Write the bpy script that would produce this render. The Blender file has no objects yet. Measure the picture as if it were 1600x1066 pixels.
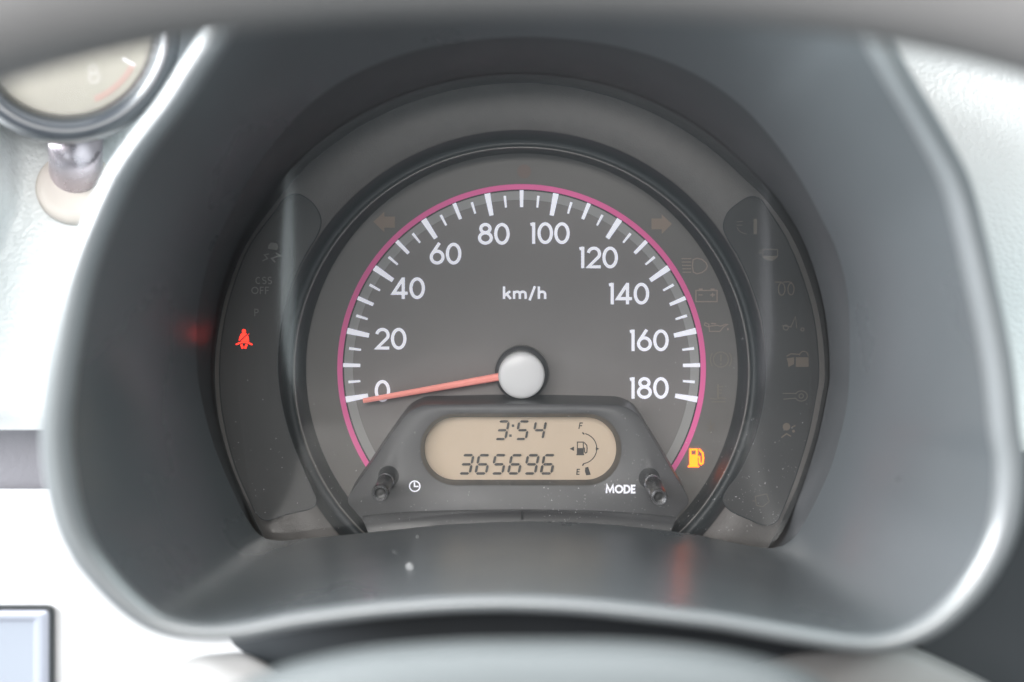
import bpy, bmesh, math, random
from mathutils import Vector, Matrix
random.seed(7)
pi = math.pi
sc = bpy.context.scene
# ---------------------------------------------------------------- camera
S = 0.000175          # metres per photo pixel on the dial plane (y = 0)
D = 0.389             # camera distance from the dial plane
FX, FY = 820.0, 340.0 # where the camera axis meets the dial plane
cam_d = bpy.data.cameras.new('camera'); cam = bpy.data.objects.new('camera', cam_d)
sc.collection.objects.link(cam); sc.camera = cam
cam.location = (0, -D, 0); cam.rotation_euler = (pi/2, 0, 0)
cam_d.lens = 50; cam_d.sensor_width = 36
cam_d.shift_x = (800-FX)/1600; cam_d.shift_y = -(533-FY)/1600
cam_d.clip_start = 0.01; cam_d.clip_end = 50
cam_d.dof.use_dof = True; cam_d.dof.focus_distance = D-0.009; cam_d.dof.aperture_fstop = 4.8
cam_d.dof.aperture_blades = 0
# ---------------------------------------------------------------- world, lamps, exposure
w = bpy.data.worlds.new('World'); sc.world = w; w.use_nodes = True
bg = w.node_tree.nodes['Background']; bg.inputs[0].default_value = (0.80, 0.92, 1.0, 1); bg.inputs[1].default_value = 0.33
def area(name, loc, target, sx, sy, power, col):
    l = bpy.data.lights.new(name, 'AREA'); l.shape = 'RECTANGLE'; l.size = sx; l.size_y = sy
    l.energy = power; l.color = col
    o = bpy.data.objects.new(name, l); sc.collection.objects.link(o); o.location = loc
    o.rotation_euler = (Vector(target)-Vector(loc)).to_track_quat('-Z', 'Y').to_euler()
    return o
area('passenger_window_light', (-1.0, -0.33, 0.38), (0, -0.02, -0.03), 0.9, 0.5, 54, (0.93, 0.98, 1.0))
area('windscreen_light', (0.0, 0.10, 0.85), (0, -0.12, -0.05), 1.3, 0.6, 29, (0.95, 0.98, 1.0))
area('left_fill_light', (-1.1, -1.15, 0.25), (0, 0, -0.04), 0.6, 0.45, 20, (0.96, 0.94, 1.0))  # added fill from the left, brightens the right of the cluster and hood
area('dial_fill_light', (-0.42, -1.55, 0.42), (0, 0, -0.04), 1.0, 0.6, 19, (1.0, 0.98, 0.95))  # added fill from behind the camera to brighten the dial
area('wheel_fill_light', (0.10, -2.1, 0.75), (0, -0.1, 0), 1.0, 0.5, 13, (1.0, 0.97, 0.93))  # added high fill that lifts the top of the wheel rim
area('left_streak_light', (-0.46, -0.86, -0.52), (-.06, 0, -0.04), 0.32, 0.75, 2.6, (0.85, 0.97, 1.0))  # added lamp whose reflection draws the left streak in the lens
area('right_streak_light', (0.46, -0.86, -0.52), (.06, 0, -0.04), 0.25, 0.75, 1.0, (0.93, 0.92, 1.0))  # weaker added lamp, mirrored as the right streak
area('driver_window_light', (0.70, -0.31, 0.70), (0.05, -0.05, -0.03), 0.6, 0.45, 9, (0.82, 0.98, 1.0))
sc.view_settings.view_transform = 'Standard'; sc.view_settings.look = 'None'
sc.view_settings.exposure = 0.0; sc.view_settings.gamma = 1.0
sc.render.engine = 'CYCLES'
sc.cycles.use_denoising = True
sc.cycles.max_bounces = 8; sc.cycles.transparent_max_bounces = 12
sc.cycles.sample_clamp_indirect = 4.0

# ---------------------------------------------------------------- helpers
col = sc.collection
def K(d): return (D-d)/D
def W(px, py, d=0.0):      # a point d metres in front of the dial plane
    k = K(d)*S
    return Vector(((px-FX)*k, -d, -(py-FY)*k))
def link(name, me, mat=None, parent=None, smooth=False):
    o = bpy.data.objects.new(name, me); col.objects.link(o)
    if mat and not me.materials: me.materials.append(mat)
    if parent: o.parent = parent
    if smooth:
        for p in me.polygons: p.use_smooth = True
    return o
def mesh(name, verts, faces, mat=None, parent=None, smooth=False):
    me = bpy.data.meshes.new(name); me.from_pydata([tuple(v) for v in verts], [], faces); me.update()
    return link(name, me, mat, parent, smooth)
def empty(name, loc, label, cat, group=None):
    o = bpy.data.objects.new(name, None); col.objects.link(o); o.location = loc
    o.empty_display_size = 0.01
    o['label'] = label; o['category'] = cat
    if group: o['group'] = group
    return o
def keep(o, parent):       # parent without moving
    o.parent = parent; o.matrix_parent_inverse = Matrix.Translation(-parent.location)
    return o
def fixnorm(o):
    bm = bmesh.new(); bm.from_mesh(o.data); bmesh.ops.recalc_face_normals(bm, faces=bm.faces)
    bm.to_mesh(o.data); bm.free()
def loft(name, rings, mat=None, parent=None, closed=True, cap_first=False, cap_last=False, smooth=True):
    n = len(rings[0]); V = []; F = []
    for r in rings: V += r
    m = n if closed else n-1
    for i in range(len(rings)-1):
        for j in range(m):
            a, b = i*n+j, i*n+(j+1) % n
            F.append((a, b, b+n, a+n))
    if cap_first: F.append(tuple(range(n-1, -1, -1)))
    if cap_last: F.append(tuple(range((len(rings)-1)*n, len(rings)*n)))
    o = mesh(name, V, F, mat, None, smooth)
    fixnorm(o)
    if parent: keep(o, parent)
    return o
def polyfill(name, pts, mat, parent=None, thick=0.0):
    bm = bmesh.new(); vs = [bm.verts.new(p) for p in pts]; f = bm.faces.new(vs)
    bmesh.ops.recalc_face_normals(bm, faces=bm.faces)
    if f.normal.y > 0: f.normal_flip()
    if thick:
        r = bmesh.ops.extrude_face_region(bm, geom=[f])
        for v in [g for g in r['geom'] if isinstance(g, bmesh.types.BMVert)]: v.co.y -= thick
        bmesh.ops.recalc_face_normals(bm, faces=bm.faces)
    bmesh.ops.triangulate(bm, faces=[f for f in bm.faces if len(f.verts) > 4])
    me = bpy.data.meshes.new(name); bm.to_mesh(me); bm.free()
    o = link(name, me, mat)
    if parent: keep(o, parent)
    return o
def catmull(P, n_per=10, closed=True):
    out = []; N = len(P)
    for i in range(N if closed else N-1):
        p0 = P[(i-1) % N] if closed or i > 0 else P[0]
        p1 = P[i]; p2 = P[(i+1) % N]
        p3 = P[(i+2) % N] if closed or i+2 < N else P[-1]
        for k in range(n_per):
            t = k/n_per
            out.append(tuple(0.5*((2*b)+(-a+c)*t+(2*a-5*b+4*c-d)*t*t+(-a+3*b-3*c+d)*t**3) for a, b, c, d in zip(p0, p1, p2, p3)))
    if not closed: out.append(tuple(P[-1]))
    return out
NT = 288
THS = [2*pi*i/NT for i in range(NT)]
def star(P, c=(820, 560), smooth=True):   # screen contour -> list of (px,py) at NT even angles about c
    Q = catmull(P, 8) if smooth else P
    pol = sorted(((math.atan2(y-c[1], x-c[0]) % (2*pi), math.hypot(x-c[0], y-c[1])) for x, y in Q))
    pol = [(pol[-1][0]-2*pi, pol[-1][1])]+pol+[(pol[0][0]+2*pi, pol[0][1])]
    out = []; j = 0
    for t in THS:
        while pol[j+1][0] < t: j += 1
        a, b = pol[j], pol[j+1]; f = (t-a[0])/max(1e-9, b[0]-a[0])
        r = a[1]+(b[1]-a[1])*f
        out.append((c[0]+r*math.cos(t), c[1]+r*math.sin(t)))
    return out
def circ(cx, cy, rx, ry=None, n=96, a0=0, a1=360, end=False):
    ry = rx if ry is None else ry
    full = abs(a1-a0) >= 360 and not end
    m = n if full else n+1
    return [(cx+rx*math.cos(math.radians(a0+(a1-a0)*i/n)), cy+ry*math.sin(math.radians(a0+(a1-a0)*i/n))) for i in range(m)]

# ---------------------------------------------------------------- materials
def mat(name, base, rough=0.5, metal=0.0, spec=0.5, coat=0.0, bump=None, var=0.0, var_scale=60, emis=None, estr=0.0, coat_rough=0.1, dust=0.0):
    m = bpy.data.materials.new(name); m.use_nodes = True
    nt = m.node_tree; b = nt.nodes['Principled BSDF']
    b.inputs['Base Color'].default_value = (*base, 1)
    b.inputs['Roughness'].default_value = rough; b.inputs['Metallic'].default_value = metal
    b.inputs['Specular IOR Level'].default_value = spec
    b.inputs['Coat Weight'].default_value = coat; b.inputs['Coat Roughness'].default_value = coat_rough
    tc = nt.nodes.new('ShaderNodeTexCoord')
    if var > 0:
        nz = nt.nodes.new('ShaderNodeTexNoise'); nz.inputs['Scale'].default_value = var_scale; nz.inputs['Detail'].default_value = 6
        nt.links.new(tc.outputs['Object'], nz.inputs['Vector'])
        mr = nt.nodes.new('ShaderNodeMapRange'); mr.inputs['From Min'].default_value = 0.3; mr.inputs['From Max'].default_value = 0.7
        mr.inputs['To Min'].default_value = 1-var; mr.inputs['To Max'].default_value = 1+var
        nt.links.new(nz.outputs['Fac'], mr.inputs['Value'])
        mx = nt.nodes.new('ShaderNodeVectorMath'); mx.operation = 'SCALE'; mx.inputs[0].default_value = base
        nt.links.new(mr.outputs[0], mx.inputs['Scale']); nt.links.new(mx.outputs[0], b.inputs['Base Color'])
        mr2 = nt.nodes.new('ShaderNodeMapRange'); mr2.inputs['From Min'].default_value = 0.3; mr2.inputs['From Max'].default_value = 0.7
        mr2.inputs['To Min'].default_value = max(0.02, rough-0.08); mr2.inputs['To Max'].default_value = rough+0.08
        nt.links.new(nz.outputs['Fac'], mr2.inputs['Value']); nt.links.new(mr2.outputs[0], b.inputs['Roughness'])
    if bump:
        kind, scale, strength, dist = bump
        if kind == 'noise':
            t = nt.nodes.new('ShaderNodeTexNoise'); t.inputs['Detail'].default_value = 3; o = t.outputs['Fac']
        else:
            t = nt.nodes.new('ShaderNodeTexVoronoi'); o = t.outputs['Distance']
            if kind == 'leather': t.feature = 'SMOOTH_F1'
        t.inputs['Scale'].default_value = scale
        nt.links.new(tc.outputs['Object'], t.inputs['Vector'])
        bp = nt.nodes.new('ShaderNodeBump'); bp.inputs['Strength'].default_value = strength; bp.inputs['Distance'].default_value = dist
        nt.links.new(o, bp.inputs['Height']); nt.links.new(bp.outputs[0], b.inputs['Normal'])
    if emis:
        b.inputs['Emission Color'].default_value = (*emis, 1); b.inputs['Emission Strength'].default_value = estr
    return m
M_plate = mat('textured_charcoal_plastic', (0.155, 0.147, 0.142), 0.55, bump=('voronoi', 2600, 0.5, 0.0001), var=0.06, var_scale=300)
M_panel = mat('smoked_panel', (0.036, 0.036, 0.037), 0.38, var=0.08, var_scale=40)
M_ring = mat('satin_black_ring', (0.028, 0.034, 0.038), 0.46, var=0.03, var_scale=30)
M_wall = mat('black_cluster_wall', (0.060, 0.063, 0.066), 0.4, var=0.06, var_scale=50)
M_dial = mat('dial_print_grey', (0.150, 0.141, 0.134), 0.45, var=0.04, var_scale=35)
M_dialin = mat('dial_print_inner', (0.215, 0.200, 0.196), 0.40, var=0.04, var_scale=35)
M_white = mat('white_print', (0.85, 0.85, 0.9), 0.5, emis=(0.85, 0.86, 1.0), estr=0.42)  # emission added to brighten the print, which is no lamp
M_pink = mat('pink_print', (0.92, 0.15, 0.42), 0.45)
M_band = mat('grey_band_print', (0.34, 0.335, 0.33), 0.5)
M_needle = mat('red_needle_plastic', (0.98, 0.42, 0.37), 0.35, emis=(1.0, 0.24, 0.20), estr=0.32, var=.12, var_scale=150)  # emission lifts the needle's brightness; it has no light of its own
M_cap = mat('silver_hub_cap', (0.80, 0.80, 0.81), 0.42, metal=0.05, coat=0.2)
M_collar = mat('dark_hub_collar', (0.07, 0.07, 0.075), 0.3)
M_house = mat('display_housing_plastic', (0.094, 0.094, 0.099), 0.5, bump=('noise', 2600, 0.2, 0.0001), var=0.06, var_scale=60)
M_housewall = mat('display_housing_side', (0.03, 0.032, 0.036), 0.4)
M_lcd = mat('lcd_backing', (0.585, 0.465, 0.35), 0.55, var=0.05, var_scale=50, emis=(0.9, 0.75, 0.5), estr=0.04)
M_seg = mat('lcd_segment', (0.035, 0.032, 0.03), 0.5)
M_knob = mat('gloss_black_knob', (0.022, 0.022, 0.022), 0.26, coat=0.25, coat_rough=0.2)
M_chrome = mat('bright_ring', (0.6, 0.6, 0.62), 0.2, metal=0.9)
M_hole = mat('knob_socket', (0.008, 0.009, 0.011), 0.5)
M_off = mat('unlit_symbol_brown', (0.36, 0.29, 0.245), 0.5)
M_off2 = mat('unlit_symbol_dim', (0.21, 0.185, 0.155), 0.5)
M_off3 = mat('unlit_symbol_grey', (0.22, 0.22, 0.21), 0.5)
M_arrow = mat('unlit_arrow_brown', (0.27, 0.21, 0.17), 0.5)
M_red = mat('lit_red', (0.2, 0.03, 0.02), 0.5, emis=(1.0, 0.022, 0.010), estr=3.6)
M_yel = mat('lit_amber', (0.2, 0.1, 0.01), 0.5, emis=(1.0, 0.13, 0.0), estr=5.0)
M_hood = mat('hood_soft_black', (0.090, 0.099, 0.105), 0.30, spec=0.6, var=0.05, var_scale=18, bump=('noise', 1500, 0.12, 0.0002))
M_lip = mat('hood_lip_grey', (0.15, 0.16, 0.165), 0.34, spec=0.8, coat=1.0, coat_rough=0.28, var=0.04, var_scale=18)
M_under = mat('hood_underside', (0.30, 0.325, 0.33), 0.5, var=0.06, var_scale=20)
M_dash = mat('pale_grained_dash', (0.70, 0.72, 0.72), 0.36, spec=0.6, bump=('leather', 900, 0.45, 0.0004), var=0.04, var_scale=20)
M_dashlow = mat('pale_lower_dash', (0.62, 0.62, 0.63), 0.5, var=0.03, var_scale=20)
M_recess = mat('dark_vent_recess', (0.14, 0.137, 0.15), 0.6, bump=('noise', 700, 0.3, 0.0004))
M_darkdash = mat('dark_lower_dash', (0.032, 0.037, 0.042), 0.55, var=0.1, var_scale=20)
M_wheel = mat('steering_rim_leather', (0.20, 0.192, 0.187), 0.55, var=0.06, var_scale=12, bump=('leather', 900, 0.3, 0.0003))
M_hub = mat('steering_hub_plastic', (0.102, 0.112, 0.114), 0.5, var=0.04, var_scale=10)
M_tachbody = mat('tach_body_black', (0.03, 0.034, 0.04), 0.25, coat=0.3)
M_tachface = mat('tach_face_reflection', (0.36, 0.34, 0.27), 0.5, var=0.25, var_scale=22)  # cream tone paints the dash reflection over a dark face
M_tachface2 = mat('tach_face_grey', (0.30, 0.31, 0.33), 0.5, var=0.08, var_scale=22)
M_tachred = mat('tach_red_zone', (0.42, 0.24, 0.19), 0.5)
M_neck = mat('dark_chrome_neck', (0.46, 0.42, 0.45), 0.28, metal=0.85, var=0.1, var_scale=200, bump=('noise', 1800, 0.15, 0.0002))
M_collar2 = mat('cream_collar', (0.46, 0.42, 0.38), 0.5, var=0.05, var_scale=60)
M_radioframe = mat('radio_frame_black', (0.03, 0.033, 0.035), 0.3)
M_radiobez = mat('radio_bezel_silver', (0.36, 0.38, 0.44), 0.35, metal=0.3)
M_screen = mat('radio_screen_pale', (0.24, 0.26, 0.30), 0.25, emis=(0.75, 0.85, 1.0), estr=0.1)
M_column = mat('column_cover_grey', (0.22, 0.213, 0.208), 0.5, bump=('noise', 1500, 0.3, 0.0003), var=0.06, var_scale=60)
M_dust = mat('dust_speck', (0.6, 0.6, 0.6), 0.8)

def lens_material(name, rough=0.01, gain=1.6, haze=0.035):
    m = bpy.data.materials.new(name); m.use_nodes = True; nt = m.node_tree
    for n in list(nt.nodes): nt.nodes.remove(n)
    out = nt.nodes.new('ShaderNodeOutputMaterial'); mix = nt.nodes.new('ShaderNodeMixShader')
    tr = nt.nodes.new('ShaderNodeBsdfTransparent'); gl = nt.nodes.new('ShaderNodeBsdfGlossy')
    tr.inputs[0].default_value = (0.97, 0.97, 0.97, 1); gl.inputs['Roughness'].default_value = rough
    fr = nt.nodes.new('ShaderNodeFresnel'); fr.inputs[0].default_value = 1.49
    mu = nt.nodes.new('ShaderNodeMath'); mu.operation = 'MULTIPLY'; mu.inputs[1].default_value = gain; mu.use_clamp = True
    nt.links.new(fr.outputs[0], mu.inputs[0]); nt.links.new(mu.outputs[0], mix.inputs[0])
    df = nt.nodes.new('ShaderNodeBsdfDiffuse'); df.inputs[0].default_value = (0.85, 0.9, 0.92, 1)
    mh = nt.nodes.new('ShaderNodeMixShader'); mh.inputs[0].default_value = haze
    nt.links.new(tr.outputs[0], mh.inputs[1]); nt.links.new(df.outputs[0], mh.inputs[2]); nt.links.new(mh.outputs[0], mix.inputs[1]); nt.links.new(gl.outputs[0], mix.inputs[2]); nt.links.new(mix.outputs[0], out.inputs[0])
    return m
M_lens = lens_material('clear_cluster_lens', .12, 1.4, .020)

# ribbons: flat printed strokes on a plane at depth d --------------------------
def ribbon_geo(V, F, pts, wd, d, closed=False):
    n = len(pts); L = []; R = []
    for i in range(n):
        if closed: a, b, c = pts[i-1], pts[i], pts[(i+1) % n]
        else: a, b, c = pts[max(0, i-1)], pts[i], pts[min(n-1, i+1)]
        d1 = (b[0]-a[0], b[1]-a[1]); d2 = (c[0]-b[0], c[1]-b[1])
        l1 = math.hypot(*d1) or 1; l2 = math.hypot(*d2) or 1
        if math.hypot(*d1) < 1e-9: d1, l1 = d2, l2
        if math.hypot(*d2) < 1e-9: d2, l2 = d1, l1
        n1 = (-d1[1]/l1, d1[0]/l1); n2 = (-d2[1]/l2, d2[0]/l2)
        m = (n1[0]+n2[0], n1[1]+n2[1]); lm = math.hypot(*m) or 1; m = (m[0]/lm, m[1]/lm)
        s = wd/2/max(0.45, m[0]*n1[0]+m[1]*n1[1])
        L.append((b[0]+m[0]*s, b[1]+m[1]*s)); R.append((b[0]-m[0]*s, b[1]-m[1]*s))
    o = len(V)
    V += [W(x, y, d) for x, y in L]+[W(x, y, d) for x, y in R]
    for i in range(n if closed else n-1):
        j = (i+1) % n
        F.append((o+i, o+j, o+n+j, o+n+i))
def strokes(name, items, wd, d, m, parent):
    """items: ('l', pts) open, ('c', pts) closed, ('f', pts) filled; an optional third entry is a width"""
    V = []; F = []; dd = d
    for it in items:
        k, pts = it[0], it[1]; ww = it[2] if len(it) > 2 else wd
        if k == 'f':
            o = len(V); V += [W(x, y, dd) for x, y in pts]; F.append(tuple(range(o, o+len(pts))))
        else: ribbon_geo(V, F, pts, ww, dd, k == 'c')
        dd += 0.000006
    o = mesh(name, V, F, m)
    bm = bmesh.new(); bm.from_mesh(o.data)
    for f in bm.faces:
        if f.normal.y > 0: f.normal_flip()
    bm.to_mesh(o.data); bm.free()
    keep(o, parent)
    return o
def arc(cx, cy, rx, ry, a0, a1, n=16):
    return [(cx+rx*math.cos(math.radians(a0+(a1-a0)*i/n)), cy+ry*math.sin(math.radians(a0+(a1-a0)*i/n))) for i in range(n+1)]
h_ = 0.066
G = {  # glyph: (advance, strokes) in a box one unit tall, y down
 '0': (.72, [('c', arc(.36, .5, .29, .435, 0, 360, 28)[:-1])]),
 '1': (.27, [('l', [(.15, 1), (.15, .0)]), ('l', [(.15, .06), (.0, .10)])]),
 '2': (.68, [('l', arc(.34, .33, .265, .265, -170, 30, 16)+[(.09, .935), (.66, .935)])]),
 '4': (.76, [('l', [(.50, .08), (.07, .735), (.74, .735)]), ('l', [(.53, 0), (.53, 1)])]),
 '6': (.70, [('c', arc(.35, .66, .275, .275, 0, 360, 24)[:-1]), ('l', [(.11, .53), (.46, .0)])]),
 '8': (.70, [('c', arc(.35, .255, .215, .19, 0, 360, 22)[:-1]), ('c', arc(.35, .695, .275, .24, 0, 360, 24)[:-1])]),
 'k': (.62, [('l', [(.08, 0), (.08, 1)]), ('l', [(.52, .38), (.10, .74)]), ('l', [(.26, .60), (.56, 1)])]),
 'm': (1.02, [('l', [(.08, .36), (.08, 1)]), ('l', arc(.29, .60, .20, .18, -180, 0, 10)+[(.49, 1)]), ('l', arc(.70, .60, .20, .18, -180, 0, 10)+[(.90, 1)])]),
 '/': (.55, [('l', [(.45, -.02), (.06, 1.12)])]),
 'h': (.64, [('l', [(.08, 0), (.08, 1)]), ('l', arc(.31, .62, .22, .20, -180, 0, 10)+[(.53, 1)])]),
 'M': (1.10, [('l', [(.08, 1), (.16, .04), (.52, .80), (.88, .04), (.96, 1)])]),
 'O': (1.04, [('c', arc(.50, .5, .42, .42, 0, 360, 24)[:-1])]),
 'D': (.86, [('c', [(.10, .07), (.34, .07)]+arc(.34, .5, .40, .43, -90, 90, 12)[1:]+[(.10, .93)])]),
 'E': (.60, [('l', [(.56, .07), (.10, .07), (.10, .93), (.56, .93)]), ('l', [(.10, .5), (.52, .5)])]),
 'C': (.78, [('l', arc(.40, .5, .31, .43, -50, -310, 18))]),
 'S': (.66, [('l', arc(.33, .27, .22, .21, -30, -250, 12)+arc(.33, .71, .24, .22, -80, 150, 14))]),
 'F': (.60, [('l', [(.10, 1), (.10, .07), (.54, .07)]), ('l', [(.10, .5), (.50, .5)])]),
 'P': (.64, [('l', [(.10, 1), (.10, .06), (.34, .06)]+arc(.34, .29, .22, .23, -90, 90, 10)[1:]+[(.10, .52)])]),
}
def word(name, text, cx, cy, hgt, sw, d, m, parent, xs=1.0, gap=0.07, slant=0.0):
    tot = sum(G[c][0] for c in text)+gap*(len(text)-1)
    x = cx-tot*hgt*xs/2; items = []
    for c in text:
        adv, st = G[c]
        for s in st:
            items.append((s[0], [(x+p[0]*hgt*xs+(1-p[1])*slant*hgt, cy-hgt/2+p[1]*hgt) for p in s[1]]))
        x += (adv+gap)*hgt*xs
    return strokes(name, items, sw, d, m, parent)

# ================================================================ instrument cluster
CL = empty('instrument_cluster', W(815, 576, 0), 'round grey speedometer instrument cluster with pink arc and digital odometer inside the dark hood', 'instrument cluster')
DX, DY = 815.0, 576.0
# dial face
def disc(name, cx, cy, r, d, m, parent, n=96, rin=0.0, bulge=0.0):
    outer = [W(x, y, d) for x, y in circ(cx, cy, r, n=n)]
    if rin: return loft(name, [outer, [W(x, y, d) for x, y in circ(cx, cy, rin, n=n)]], m, parent)
    return polyfill(name, outer, m, parent)
disc('dial_face', DX, 577, 345, 0.0, M_dial, CL)
inner = disc('dial_center', DX, DY, 263, 0.00004, M_dialin, CL)
def band(name, r0, r1, a0, a1, d, m, th=0.0, n=120):
    # angles: degrees, 0 = right, counter-clockwise up
    A = [math.radians(a0+(a1-a0)*i/n) for i in range(n+1)]
    o0 = [W(DX+r0*math.cos(a), DY-r0*math.sin(a), d) for a in A]; o1 = [W(DX+r1*math.cos(a), DY-r1*math.sin(a), d) for a in A]
    rings = [o0, o1]
    return loft(name, rings, m, CL, closed=False)
band('tick_band', 263.5, 277.5, -40, 220, 0.0001, M_band)
band('pink_scale_arc', 279.8, 288.2, -36, 216, 0.0003, M_pink)
# dark seam between band and arc
band('scale_groove', 277.5, 279.8, -38, 218, 0.00006, M_housewall)
def tickmesh(r0, r1, w0, w1):
    me = bpy.data.meshes.new('tick_mark'); t = 0.0004
    s = S
    c = [(-w0/2*s, r0*s), (w0/2*s, r0*s), (w1/2*s, r1*s), (-w1/2*s, r1*s)]
    V = [(x, 0, z) for x, z in c]+[(x, -t, z) for x, z in c]
    F = [(0, 1, 2, 3), (7, 6, 5, 4), (0, 4, 5, 1), (1, 5, 6, 2), (2, 6, 7, 3), (3, 7, 4, 0)]
    me.from_pydata(V, [], F); me.update(); me.materials.append(M_white)
    bm = bmesh.new(); bm.from_mesh(me); bmesh.ops.recalc_face_normals(bm, faces=bm.faces); bm.to_mesh(me); bm.free()
    return me
tk = {'M': tickmesh(243.5, 278.5, 6.6, 9.2), 'm': tickmesh(252, 278.5, 5.0, 6.0), 's': tickmesh(252.5, 271, 3.0, 4.0)}
for v in range(0, 181, 5):
    kind = 'M' if v % 20 == 0 else ('m' if v % 10 == 0 else 's')
    a = math.radians(90-(v-90)*200/180.0)
    o = bpy.data.objects.new('tick_mark', tk[kind]); col.objects.link(o)
    c = W(DX, DY, 0.00025)
    o.parent = CL; o.location = c-CL.location
    o.rotation_euler = (0, -(a-pi/2), 0)
for t, cx, cy in (('0', 597.5, 611), ('20', 610.5, 529.5), ('40', 638, 450.5), ('60', 696, 396.5), ('80', 771.5, 365.5), ('100', 859.5, 364.5), ('120', 935.5, 402.5), ('140', 983, 459), ('160', 1014.5, 532), ('180', 1014.5, 606.5)):
    o = word('numeral', t, cx, cy, 33.5, 4.9, 0.0004, M_white, CL, gap=.06)
word('unit_text', 'km/h', 820, 457.5, 19.5, 3.7, 0.0004, M_white, CL, xs=1.12, gap=.10)
# hub and needle
def lathe(name, prof, m, parent, axis_a, axis_b, n=48, cap=True):
    """prof: list of (t along a->b in metres, radius)"""
    ax = (axis_b-axis_a).normalized(); u = ax.cross(Vector((0, 0, 1))).normalized(); v = ax.cross(u)
    rings = [[axis_a+ax*t+(u*math.cos(2*pi*i/n)+v*math.sin(2*pi*i/n))*r for i in range(n)] for t, r in prof]
    return loft(name, rings, m, parent, cap_first=cap, cap_last=cap)
h0 = W(815, 581, 0.0001); h1 = W(815, 581, 0.0001)+Vector((0, -0.02, 0))
lathe('hub_collar', [(0, .0073), (.0035, .0073), (.0045, .0069), (.0045, .0055)], M_collar, CL, h0, h1)
cap_o = lathe('hub_cap', [(.0042, .0060), (.0085, .00625), (.0092, .0062), (.0096, .00595), (.0098, .0055), (.0100, .0048), (.0102, .0030), (.01025, .001)], M_cap, CL, h0, h1)
nd = 0.0052
def nwp(x, y, dz=0): return W(x, y, nd+dz)
tip, base = Vector((567, 626.5)), Vector((780, 589.0))
dr = (base-tip).normalized(); nr = Vector((-dr.y, dr.x))
NV = []
for p, wd in ((tip, 7.6), (base, 12)):
    for s, dz in ((-1, 0), (-.75, .0009), (0, .0013), (.75, .0009), (1, 0)):
        q = p+nr*s*wd/2; NV.append(nwp(q.x, q.y, dz))
NF = [(i, i+1, i+6, i+5) for i in range(4)]+[(0, 5, 9, 4), (0, 4, 3, 2, 1), (5, 6, 7, 8, 9)]
o = mesh('needle', NV, NF, M_needle); fixnorm(o); keep(o, CL)

# bezel ring (dial wall, highlight edge, groove, up to plate)
def ering(cx, cy, rx, ry, d): return [W(x, y, d) for x, y in circ(cx, cy, rx, ry, n=192)]
loft('dial_wall', [ering(815.5, 577, 337, 337, -0.0002), ering(815, 578.5, 343.5, 342, .0040), ering(815, 580, 350, 346, .0062), ering(815, 580.5, 353.5, 348.5, .0072)], M_ring, CL)
loft('bezel_edge', [ering(815, 580.5, 353.5, 348.5, .0072), ering(815, 580.5, 354.3, 349.2, .0077), ering(815, 580.5, 355.6, 350.2, .0079), ering(815, 580.5, 356.9, 351.2, .0077), ering(815, 580.5, 358, 352, .0072)], mat('highlight_ring_edge', (.17, .165, .16), .25, spec=.8, coat=.6), CL)  # ridge colour lightened to paint in the thin highlight line
loft('bezel_ring', [ering(815, 580.5, 358, 352, .0072), ering(814.5, 581, 363, 358, .0062),
     ering(814.5, 581.5, 370, 366, .0078), ering(814.5, 582, 378, 375, .0118), ering(814.5, 582.5, 382, 379, .0140)], M_ring, CL)
# plate
Pleft = [(460,280),(424,325),(387,379),(360,441),(345,499),(336,572),(341,647),(360,722),(388,788),(412,838),(445,880)]
Pright = [(1169,280),(1198,314),(1237,370),(1265,438),(1282,505),(1289,580),(1284,620),(1271,682),(1249,752),(1228,800),(1202,852),(1170,885)]
Ptop = [(811+488*math.cos(math.radians(a)), 618-488*math.sin(math.radians(a))) for a in range(134, 43, -6)]
P = star(Pleft[:0:-1]+Ptop+Pright[1:]+[(1000, 900), (820, 905), (640, 900)])
cen = (814.5, 582.5)
def on_ell(i, cx, cy, rx, ry, c=(820, 560)):
    # intersect ray from c at THS[i] with the ellipse
    t = THS[i]; ux, uy = math.cos(t)/rx, math.sin(t)/ry; ox, oy = (c[0]-cx)/rx, (c[1]-cy)/ry
    A = ux*ux+uy*uy; B = 2*(ox*ux+oy*uy); C_ = ox*ox+oy*oy-1
    r = (-B+math.sqrt(B*B-4*A*C_))/(2*A)
    return (c[0]+r*math.cos(t), c[1]+r*math.sin(t))
dP = .0150
rin = [on_ell(i, 814.5, 582.5, 382, 379) for i in range(NT)]
rin2 = [on_ell(i, 814.5, 582.5, 384.5, 381.5) for i in range(NT)]
def lerp2(a, b, f): return (a[0]+(b[0]-a[0])*f, a[1]+(b[1]-a[1])*f)
def inset(P, px):
    out = []
    for x, y in P:
        l = math.hypot(x-820, y-560); out.append((x-(x-820)/l*px, y-(y-560)/l*px))
    return out
P1 = inset(P, 1.5)
def dPi(y):
    t = max(0, min(1, (y-775)/60)); return dP-.0065*t*t*(3-2*t)
loft('bezel_plate', [[W(*p, .0140) for p in rin], [W(*p, .0149) for p in rin2], [W(*p, dP) for p in [lerp2(a, b, .5) for a, b in zip(rin2, P1)]], [W(*p, dPi(p[1])) for p in P1], [W(*p, dPi(p[1])-.0001) for p in P]], M_plate, CL)
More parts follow.
